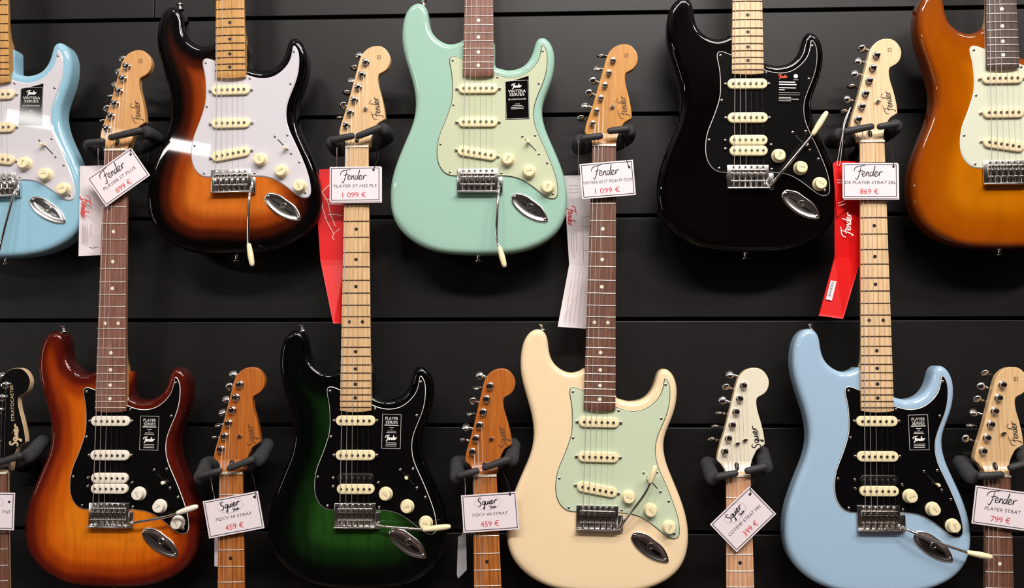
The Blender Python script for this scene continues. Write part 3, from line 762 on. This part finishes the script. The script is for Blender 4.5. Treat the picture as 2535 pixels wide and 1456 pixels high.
GUITARS = [
 G('U1', -1.00809, 0.29157, 0.03267, 'pale blue electric guitar with white pickguard, cut off by the left edge', paint='daphne', guard='guard_white', ply='guard_white',
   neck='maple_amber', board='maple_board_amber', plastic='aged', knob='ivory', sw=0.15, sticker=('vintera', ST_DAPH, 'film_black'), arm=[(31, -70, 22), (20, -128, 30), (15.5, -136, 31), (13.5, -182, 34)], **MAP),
 G('U2', -0.57279, 0.29557, 0.01624, 'black, brown and amber sunburst electric guitar with a white pickguard and honey maple neck', paint='sunburst', guard='guard_white', ply='guard_white',
   neck='maple_amber', board='maple_board_amber', plastic='ivory', knob='ivory', sw=0.84, tilt=1, arm=[(38.6, -50, 24), (38.5, -118, 30), (40.2, -128, 31), (47.5, -168, 34)], **MAP),
 G('U3', -0.12446, 0.29293, -0.00631, 'seafoam green electric guitar with a mint pickguard and dark fretboard', paint='seafoam', guard='guard_mint', ply='ply_black',
   neck='maple_tan', board='rosewood_red', plastic='ivory', knob='ivory', sw=0.24, sticker=('vintera', ST_MINT, 'film_black'), arm=[(36.6, -60, 24), (35.4, -115, 29), (41.0, -132, 31), (50.8, -168, 33)], **ROSE),
 G('U4', 0.35685, 0.29538, -0.00615, 'glossy all black electric guitar with black pickguard and pale maple neck', paint='gloss_black', guard='guard_black', ply='ply_white', frets=22,
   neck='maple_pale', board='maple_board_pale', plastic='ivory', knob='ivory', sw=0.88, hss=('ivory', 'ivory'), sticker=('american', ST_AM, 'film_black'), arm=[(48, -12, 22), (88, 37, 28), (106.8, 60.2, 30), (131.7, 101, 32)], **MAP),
 G('U5', 0.80431, 0.29953, 0.00258, 'honey amber electric guitar with pale mint pickguard, cut off by the right edge', paint='honeyburst', guard='guard_parchment', ply='ply_white', frets=22,
   neck='maple_pale', board='rosewood_dark', plastic='aged', knob='ivory', sw=0.15, **ROSE),
 G('L1', -0.78666, -0.3052, -0.00225, 'amber guitar with dark red-brown burst rim, black pickguard and white knobs', paint='tobacco', guard='guard_black', ply='ply_white', frets=22,
   neck='maple_tan', board='rosewood_red', plastic='parchment', knob='parchment', sw=0.80, hss=('parchment', 'parchment'), sticker=('player', ST_PLAYER, 'film_black'),
   arm=[(52, -20, 20), (110, -9, 25), (133, -1.2, 27), (171, 11.8, 30)], logo='f', ink='ink_brown', stamp=True, **ROSE),
 G('L2', -0.34199, -0.30368, 0.00124, 'dark green burst electric guitar with black edges and black pickguard', paint='greenburst', guard='guard_black', ply='ply_white', frets=22,
   neck='maple', board='maple_board', plastic='ivory', knob='ivory', sw=0.34, hss=('black_plastic', 'ivory'), sticker=('player', ST_GREEN, 'film_black'),
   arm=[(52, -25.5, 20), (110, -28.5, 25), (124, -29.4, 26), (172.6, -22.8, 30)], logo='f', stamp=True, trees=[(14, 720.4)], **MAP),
 G('L3', 0.08643, -0.30555, -0.02387, 'cream white electric guitar with pale mint green pickguard and dark fretboard', paint='cream_paint', guard='guard_pale_mint', ply='ply_black',
   neck='maple_gold', board='rosewood', plastic='ivory', knob='ivory', sw=0.12, arm=[(50, -4, 22), (75.6, 32.9, 29), (88, 58, 31), (97, 88.5, 33)], logo='f', ink='ink_brown', stamp=True, slot=False, vintage=True,
   trees=[(14.1, 721.8)], **ROSE),
 G('L4', 0.5737, -0.30311, 0.00005, 'powder blue electric guitar with black pickguard and pale maple neck', paint='sky_blue', guard='guard_black', ply='ply_white', frets=22,
   neck='maple_pale', board='maple_board_pale', plastic='ivory', knob='ivory', sw=0.80, hss=('black_plastic', 'ivory'), sticker=('player', ST_SKY, 'film_black'),
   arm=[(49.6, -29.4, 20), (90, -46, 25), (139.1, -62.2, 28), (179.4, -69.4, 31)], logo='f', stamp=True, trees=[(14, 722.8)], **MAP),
 G('B0', -0.97675, -0.88996, 0.027, 'guitar with black headstock face and gold lettering in the lower left corner', paint='gloss_black', guard='guard_black', ply='ply_white',
   neck='maple_pale', board='rosewood', face='head_black', plastic='parchment', knob='parchment', logo='long', ink='ink_gold', trees=[(0.6, 704.5)], **ROSE),
 G('B1', -0.55551, -0.88845, 0.01488, 'guitar with orange-brown roasted neck below, between the amber and green guitars', paint='sunburst', guard='guard_white', ply='guard_white',
   neck='roasted', board='roasted_board', plastic='ivory', knob='ivory', logo='s', ink='ink_tan', trees=[(13.3, 714.2)], fret='fret_bright', dot='inlay_black'),
 G('B2', -0.09406, -0.89101, 0.02759, 'guitar with orange-brown roasted neck below, between the green and cream guitars', paint='seafoam', guard='guard_mint', ply='ply_black',
   neck='roasted', board='roasted_board', plastic='ivory', knob='ivory', logo='s', ink='ink_tan', trees=[(13.4, 713.2)], fret='fret_bright', dot='inlay_black'),
 G('B3', 0.3341, -0.88972, 0.00364, 'guitar with creamy white headstock and black lettering, hanging below the black guitar', paint='cream_paint', guard='guard_white', ply='guard_white',
   neck='maple_pale', board='maple_board_pink', face='head_white', plastic='parchment', knob='parchment', logo='s', ink='ink_black', trees=[(0.6, 704.5), (14.3, 710.6)], fret='fret_bright', dot='inlay_black'),
 G('B4', 0.76768, -0.88777, -0.01336, 'guitar with pale maple headstock and dark fretboard in the lower right corner', paint='sky_blue', guard='guard_white', ply='guard_white',
   neck='maple', board='rosewood', plastic='ivory', knob='ivory', logo='f', stamp=True, trees=[(14, 722)], **ROSE),
]
ROOT = {}
for g in GUITARS: ROOT[g['key']] = guitar(g)
BY = {g['key']: g for g in GUITARS}

# ------------------------------------------------------------------ hangers
WZ = (YF + 0.0105) * 1000                                       # the wall in a guitar's own depth
def plate_me():
    bm = bmesh.new(); add_box(bm, -15, 15, -46, 22, 0.5, 7, 2.0)
    for y in (-38, 14): add_tube(bm, [(0, y, 7), (0, y, 8.6)], [4, 3], 10)
    bmesh.ops.recalc_face_normals(bm, faces=bm.faces); return to_mesh('mounting_plate', bm, True, 0.6)
def hanger(g, L0, L1, R0, R1, label):
    a = g['a']; y0 = 655.0
    x = g['x'] - 0.655 * math.sin(a); z = g['z'] + 0.655 * math.cos(a)
    root = thing('guitar_hanger', label, 'hanger', (x, 0.0, EYE + z), (PI / 2, -a, 0), 'padded wall hangers holding the necks')
    zz = lambda d: d - WZ                                        # guitar depth -> height above the wall
    part('mounting_plate', shared('mount_plate', plate_me), 'hanger_metal', root)
    ym = (L0[1] + R0[1]) / 2 - y0
    part('stem', tube('stem', [(0, -12, 5), (0, -10, 28), (0, ym - 12, zz(-46))], [8, 7, 8], 14), 'hanger_metal', root)
    fr = 1.1 if g['row'] == 'B' else 1.0                        # the lower row hangs in the fatter, rounder yokes
    for nm, O, I, s in (('yoke_arm', L0, L1, -1), ('yoke_arm', R0, R1, 1)):
        ox, oy = O[0], O[1] - y0
        if g['row'] == 'B': W = [(s * 2, ym - 12, zz(-46)), (s * 20, ym - 6, zz(-46)), (ox + s * 2, oy + 15, zz(-42)), (ox + s * 3, oy + 9, zz(-24)), (ox + s * 2, oy - 2, zz(-5)), (ox, oy - 4, zz(9))]
        else: W = [(s * 2, ym - 12, zz(-46)), (s * 20, ym - 10, zz(-45)), (ox, oy - 6, zz(-40)), (ox + s * 3, oy - 3, zz(-24)), (ox + s * 2, oy - 1, zz(-4)), (ox - s * 3, oy, zz(9))]
        P = curve_pts(W, 5)
        n = len(P); rad = [(7 + 5.0 * min(1, i / 8)) * fr for i in range(n)]; rad[-1] = 6.5 * fr; rad[-2] = 10.5 * fr
        part('yoke_arm', tube('yoke_arm', P, rad, 16), 'foam', root)
        ix, iy = I[0], I[1] - y0
        d = Vector((ix - ox, iy - oy, 0)); o3 = Vector((ox, oy, zz(20.0))); u = d.normalized()
        Q = [o3 - u * 1.0, o3 + u * 1.5, o3 + u * 5, o3 + d * 0.5 + Vector((0, 0, 2.0)), o3 + d - u * 5 + Vector((0, 0, 2.4)), o3 + d - u * 1.5 + Vector((0, 0, 2.4)), o3 + d + Vector((0, 0, 2.4))]
        part('latch', tube('latch', Q, [3.6, 5.8, 6.6, 6.2, 5.8, 4.6, 1.8], 14), 'rubber', root)
HANG = {
 'L1': ((-51, 659), (-13, 663), (54, 683), (-7, 668), 'black padded hanger under the headstock of the amber burst guitar'),
 'L2': ((-45, 659), (-1, 667), (46, 682), (1, 664), 'black padded hanger under the headstock of the dark green guitar'),
 'L3': ((-42, 659), (-3, 664), (43, 678), (4, 672), 'black padded hanger under the headstock of the cream guitar'),
 'L4': ((-55, 664), (-1, 674), (43, 678), (4, 672), 'black padded hanger under the headstock of the powder blue guitar'),
 'B0': ((-45, 655), (-8, 660), (56, 682), (0, 665), 'black padded hanger under the black headstock in the lower left corner'),
 'B1': ((-55, 646), (-11, 657), (46, 676), (-2, 658), 'black padded hanger holding the roasted neck left of the green guitar'),
 'B2': ((-48, 652), (-8, 661), (46, 680), (-3, 664), 'black padded hanger holding the roasted neck right of the green guitar'),
 'B3': ((-42, 649), (-3, 657), (47, 668), (8, 659), 'black padded hanger under the creamy white headstock'),
 'B4': ((-40, 650), (4, 654), (52, 676), (10, 664), 'black padded hanger under the maple headstock in the lower right corner'),}
for k, v in HANG.items(): hanger(BY[k], *v)

# ------------------------------------------------------------------ price tags
def to_local(root_loc, b, p):
    """world point -> the frame of a thing hung parallel to the wall and rolled by b about the view axis"""
    d = p - root_loc; c, s = math.cos(b), math.sin(b)
    return Vector(((d.x * c - d.z * s) * 1000, (d.x * s + d.z * c) * 1000, -d.y * 1000))
def price_tag(C4, brand, line, price, label, Y=YF - 0.0095, double=False, hole=(0.34, 0.36), cord=None, line_w=0.8, crop_text=None):
    P = [at(x, y, Y) for x, y in C4]
    c = (P[0] + P[1] + P[2] + P[3]) / 4
    u = (P[1] - P[0] + P[2] - P[3]); b = -math.atan2(u.z, u.x)
    w = ((P[1] - P[0]).length + (P[2] - P[3]).length) * 500; h = ((P[0] - P[3]).length + (P[1] - P[2]).length) * 500
    root = thing('price_tag', label, 'price tag', c, (PI / 2, b, 0), 'white framed price cards hanging on the necks')
    part('card', box('card', -w / 2, w / 2, -h / 2, h / 2, -0.4, 0.4), 'card_white', root)
    if double: part('second_card', box('second_card', -w / 2 + 2, w / 2 + 2, -h / 2 - 2, h / 2 - 1.5, -1.6, -0.8), 'card_white', root)
    bm = bmesh.new(); add_frame(bm, -w / 2 + 2.4, w / 2 - 2.4, -h / 2 + 2.4, h / 2 - 2.4, 1.25)
    part('card_border', to_mesh('card_border', bm, False), 'ink_black', root, (0, 0, 0.46))
    bm = bmesh.new()
    if crop_text:
        add_text(bm, crop_text, w * 0.36, -h * 0.02, width=w * 0.14, height=h * 0.085)
        add_ellipse(bm, w * 0.12, h * 0.24, w * 0.17, h * 0.15)
    elif brand == 'f':
        add_script(bm, SCRIPT_F, -w * 0.03, h * 0.24, w * 0.52, 0.0, 0.026)
    else:
        add_script(bm, SCRIPT_S, -w * 0.03, h * 0.27, w * 0.36, 0.08, 0.045); add_script(bm, SCRIPT_F, w * 0.06, h * 0.14, w * 0.13, 0.1, 0.06)
        add_ellipse(bm, -w * 0.03, h * 0.26, w * 0.23, h * 0.2)
    part('brand_mark', to_mesh('brand_mark', bm, False), 'ink_black', root, (0, 0, 0.5))
    if line:
        bm = bmesh.new(); add_text(bm, line, 0, -h * 0.05, width=w * line_w, height=h * 0.09, shear=0.12)
        part('description_text', to_mesh('description_text', bm, False), 'ink_grey', root, (0, 0, 0.5))
        bm = bmesh.new(); add_text(bm, price, -w * 0.02, -h * 0.30, width=w * 0.066 * len(price), height=h * 0.155)
        part('price_text', to_mesh('price_text', bm, False), 'ink_red', root, (0, 0, 0.5))
    bm = bmesh.new(); add_disc(bm, w * hole[0], h * hole[1], 2.3)
    part('punch_hole', to_mesh('punch_hole', bm, False), 'ink_black', root, (0, 0, 0.52))
    if cord:
        Q = [to_local(c, b, at(q[0], q[1], Y + (q[2] if len(q) > 2 else 0.0))) for q in cord]
        part('cord', tube('cord', curve_pts(Q, 6), 0.55, 6), 'thread_black', root)
    return root
def add_ellipse(bm, cx, cy, rx, ry):
    add_ribbon(bm, [(cx + rx * math.cos(2 * PI * k / 40), cy + ry * math.sin(2 * PI * k / 40)) for k in range(41)], 0.3)

price_tag([(322, 364), (374, 435), (258, 512), (219.6, 442)][3:] + [(322, 364), (374, 435), (258, 512)], 'f', 'PLAYER ST PLUS', '899 \u20ac',
          'tilted white price card reading 899 euro on the dark neck of the amber guitar', line_w=0.72, hole=(0.42, 0.33), cord=[(322, 382), (324, 366, -0.002), (330, 350, -0.006), (336, 334, -0.008)])
price_tag([(815.8, 414), (942, 411.5), (943, 499), (816.8, 500)], 'f', 'PLAYER ST HSS PLS', '1 099 \u20ac', 'white price card reading 1 099 euro beside the red swing tag of the green guitar',
          double=True, hole=(0.36, 0.40), line_w=0.84, cord=[(924, 420), (930, 408, -0.001), (936, 388, 0.004), (934, 366, 0.018)])
price_tag([(1435, 406.8), (1567, 395), (1574, 483), (1441, 493)], 'f', 'VINTERA 60 ST MOD PF OLW', '1 099 \u20ac', 'slightly tilted white price card reading 1 099 euro on the cream guitar neck', hole=(0.42, 0.30),
          line_w=0.92, cord=[(1560, 420), (1552, 398, -0.001), (1548, 375, 0.01), (1546, 352, 0.025)])
price_tag([(2086, 403.7), (2224, 403.7), (2222, 491), (2085, 491)], 'f', 'DE PLAYER STRAT SBL', '869 \u20ac', 'white price card reading 869 euro on the powder blue guitar neck', double=True, hole=(0.42, 0.40), line_w=0.92,
          cord=[(2213, 414), (2212, 402, -0.001), (2208, 378, 0.01), (2204, 340, 0.025)])
price_tag([(504, 1241), (639.4, 1215.6), (654, 1307.4), (516, 1334)], 's', 'SQCV 50 STRAT', '459 \u20ac', 'tilted white price card reading 459 euro on the roasted neck left of the green guitar', hole=(0.42, 0.36), line_w=0.66,
          cord=[(633, 1236), (632, 1218, -0.001), (630, 1196, 0.01), (622, 1168, 0.025)])
price_tag([(1142, 1226.4), (1280, 1217.5), (1284, 1310), (1146.7, 1319.8)], 's', 'SQCV 60 STRAT', '459 \u20ac', 'white price card reading 459 euro right of the green guitar', hole=(0.38, 0.44), line_w=0.64,
          cord=[(1263, 1224), (1262, 1214, -0.001), (1255, 1192, 0.012), (1244, 1166, 0.025)])
price_tag([(1755.8, 1299), (1854, 1206), (1923, 1270), (1825, 1366.5)], 's', 'COTEMP STRAT HH', '399 \u20ac', 'steeply tilted white price card reading 399 euro below the white headstock', hole=(0.40, 0.34), line_w=0.78,
          cord=[(1860, 1224), (1858, 1206, -0.001), (1868, 1185, 0.01), (1867, 1150, 0.025)])
price_tag([(2416, 1201.7), (2560, 1222), (2551, 1316), (2404, 1296)], 'f', 'PLAYER STRAT', '799 \u20ac', 'white price card reading 799 euro at the right edge', hole=(0.36, 0.36), line_w=0.62)
price_tag([(-96, 1218), (39.8, 1220), (32, 1312.6), (-103, 1310)], 's', None, None, 'white price card cut off by the left edge in the lower corner', hole=(0.40, 0.25), crop_text='P NT')

# ------------------------------------------------------------------ swing tags (folded cards hanging behind the necks)
def swing_tag(label, m, panels, prints=(), thread=None, patch=None):
    """panels: lists of (pixel x, pixel y, depth); each becomes a thin card panel of its own thickness"""
    first = at(*panels[0][0]); root = thing('swing_tag', label, 'tag', first, (PI / 2, 0, 0), 'folded cards hanging from the tuners')
    loc = lambda x, y, Y: to_local(first, 0.0, at(x, y, Y))
    for i, pl in enumerate(panels):
        Q = [loc(*q) for q in pl]; bm = bmesh.new()
        f = [bm.verts.new(q + Vector((0, 0, 0.35))) for q in Q]; bk = [bm.verts.new(q - Vector((0, 0, 0.35))) for q in Q]
        bm.faces.new(f); bm.faces.new(bk[::-1]); ring_faces(bm, f, bk); bmesh.ops.recalc_face_normals(bm, faces=bm.faces)
        part('cover' if i == 0 else 'fold', to_mesh('panel', bm, False), m, root)
    for nm, mk, draw in prints:
        bm = bmesh.new(); draw(bm, loc); part(nm, to_mesh(nm, bm, False), mk, root)
    if patch:
        Q = [loc(*q) + Vector((0, 0, 0.7)) for q in patch]; bm = bmesh.new(); bm.faces.new([bm.verts.new(q) for q in Q])
        bmesh.ops.recalc_face_normals(bm, faces=bm.faces)
        st = part('barcode_label', to_mesh('barcode_label', bm, False), 'paper_white', root)
        bm = bmesh.new(); u = (Q[1] - Q[0]); v = (Q[3] - Q[0])
        for k in range(14):
            t = 0.1 + 0.055 * k; a_ = Q[0] + v * t + u * 0.25; b_ = Q[0] + v * t + u * 0.62
            add_ribbon(bm, [(a_.x, a_.y), (b_.x, b_.y)], 0.5 + 0.5 * (k % 3 == 0), a_.z + 0.2)
        part('barcode', to_mesh('barcode', bm, False), 'ink_black', st)
    if thread:
        for t in thread: part('thread', tube('thread', curve_pts([loc(*q) for q in t], 4), 0.7, 6), 'thread_white', root)
    return root
YB = YF + 0.030                                                  # just behind the necks
YN = YF + 0.006                                                  # clear in front of the next body's rim
YP = YF + 0.062                                                  # behind the next body
def p_script(strokes, px, py, Y, width, ang, pen):
    def d(bm, loc):
        c = loc(px, py, Y); add_script(bm, strokes, c.x, c.y, width, ang, pen, c.z + 0.6)
    return d
def p_lines(segs, Y, wd):
    def d(bm, loc):
        for s in segs:
            Q = [loc(x, y, Y) for x, y in s]; add_ribbon(bm, [(q.x, q.y) for q in Q], wd, Q[0].z + 0.6)
    return d
swing_tag('white swing tag with red script behind the neck of the amber guitar', 'paper_white',
  [[(198.5, 411, YN), (244, 410, YB - .003), (262, 409, YB), (262, 632, YB), (244, 632, YB - .003), (194.6, 634, YN)]],
  [('brand_mark', 'ink_red', p_script(SCRIPT_F, 210, 513, YN, 42, -PI / 2 - 0.05, 0.036)),
   ('small_print', 'ink_pale', p_lines([[(x, 553), (x - 1, 600)] for x in (205, 209, 213, 217)] + [[(224, 555), (223, 590)], [(228, 555), (227, 590)]], YN, 1.0)),
   ('pen_mark', 'ink_black', p_lines([[(222, 613), (230, 611), (236, 613), (246, 612)], [(222, 613), (230, 616), (238, 613)]], YN, 0.8))],
  [[(243, 368, YF - .012), (243, 388, YF), (244, 410, YB - .002), (246, 420, YB - .002)]])
def zf(y): return YB
swing_tag('red folded swing tag with white line drawing behind the neck of the green guitar', 'card_red',
  [[(790, 419.6, YB), (858, 417, YB), (858, 643, YB), (793, 644, YB), (787.5, 560, YB)], [(793, 644, YB), (856, 642, YB), (846, 801, YB - .012), (825, 801, YB - .02)]],
  [('line_drawing', 'ink_white', p_lines([[(818, 456), (800, 472), (797, 482), (798, 512), (808, 545), (826, 578), (842, 566)], [(806, 494), (846, 492)], [(813, 505), (850, 507)], [(822, 530), (848, 534)], [(813, 532), (826, 530)],
      [(828, 578), (822, 588), (828, 594)], [(800, 480), (812, 500), (818, 530), (830, 560)]], YB, 1.1))],
  [[(834, 366, YF - .012), (834, 388, YF), (834, 412, YB - .002), (832, 424, YB - .002)]])
swing_tag('white folded swing tag with red script behind the neck of the cream guitar', 'paper_white',
  [[(1395, 435, YP), (1470, 433, YP), (1470, 660, YP), (1409, 655, YP)], [(1409, 655, YP), (1468, 660, YP), (1450, 814, YP - .012), (1380.6, 809, YP - .02)]],
  [('brand_mark', 'ink_red', p_script(SCRIPT_F, 1414, 536, YP, 38, -PI / 2 - 0.02, 0.036)),
   ('small_print', 'ink_pale', p_lines([[(1410, 460), (1432, 459)], [(1410, 468), (1432, 468)], [(1411, 476), (1432, 476)], [(1414, 576), (1417, 640)], [(1419, 576), (1422, 640)], [(1426, 576), (1427, 620)],
       [(1440, 540), (1462, 534)], [(1441, 560), (1462, 562)], [(1445, 620), (1462, 622)], [(1442, 540), (1445, 650)]], YP, 0.9)),
   ('text_rows', 'ink_pale', p_lines([[(1409 + 9 * k - 1, 672), (1389 + 11 * k - 1, 800)] for k in range(1, 5)], YP - .022, 0.7))],
  [[(1433, 350, YF - .012), (1432, 380, YF + .02), (1432, 430, YP - .002), (1434, 444, YP - .002)]])
swing_tag('red folded swing tag with white script and barcode label behind the powder blue guitar neck', 'card_red',
  [[(2066, 470, YN), (2112, 470, YB - .004), (2136, 470, YB), (2136, 641, YB), (2112, 639, YB - .004), (2066, 636, YN)],
   [(2061.5, 404.7, YN - .004), (2072, 398, YN - .003), (2112, 400, YB - .007), (2138, 402, YB - .003), (2138, 485, YB - .003), (2118, 497, YB - .006), (2072, 538, YN - .003)],
   [(2066, 636, YN), (2112, 639, YB - .004), (2131, 641, YB), (2087, 790, YN - .006), (2026.5, 781.7, YN - .01)]],
  [('brand_mark', 'ink_white', p_script(SCRIPT_F, 2097, 556, YN + .0055, 44, PI / 2 - 0.08, 0.034)),
   ('small_print', 'ink_white', p_lines([[(2072, 446), (2084, 446)], [(2072, 452), (2084, 453)], [(2074, 504), (2092, 496)], [(2076, 510), (2094, 504)]], YN - .005, 0.9))],
  [[(2106, 266, YF - .004), (2092, 305, YF - .020), (2082, 350, YF - .014), (2073, 402, YN - .005), (2074, 410, YN - .005)],
   [(2104, 268, YF - .004), (2089, 305, YF - .020), (2086, 350, YF - .014), (2080, 400, YN - .005), (2078, 410, YN - .005)]],
  patch=[(2056.3, 694, YN - .004), (2070.8, 697.2, YN - .004), (2059, 744.6, YN - .0075), (2044, 741, YN - .0075)])
swing_tag('small white tag edge behind the roasted neck left of the green guitar', 'paper_white', [[(531, 1322, YB), (560, 1320, YB), (560, 1406, YB), (531, 1402, YB)]],
  thread=[[(520, 1172, YF), (526, 1210, YF + .01), (532, 1240, YB), (537, 1330, YB - .002)]])
swing_tag('small grey tag hanging below the price card right of the green guitar', 'paper_grey', [[(1134, 1329.5, YB), (1153.7, 1319, YB), (1155.6, 1411, YB), (1134, 1432.6, YB), (1131, 1422, YB)]],
  thread=[[(1150, 1172, YF), (1152, 1210, YF + .01), (1150, 1260, YB), (1146, 1326, YB - .002)]])
bpy.context.view_layer.update()
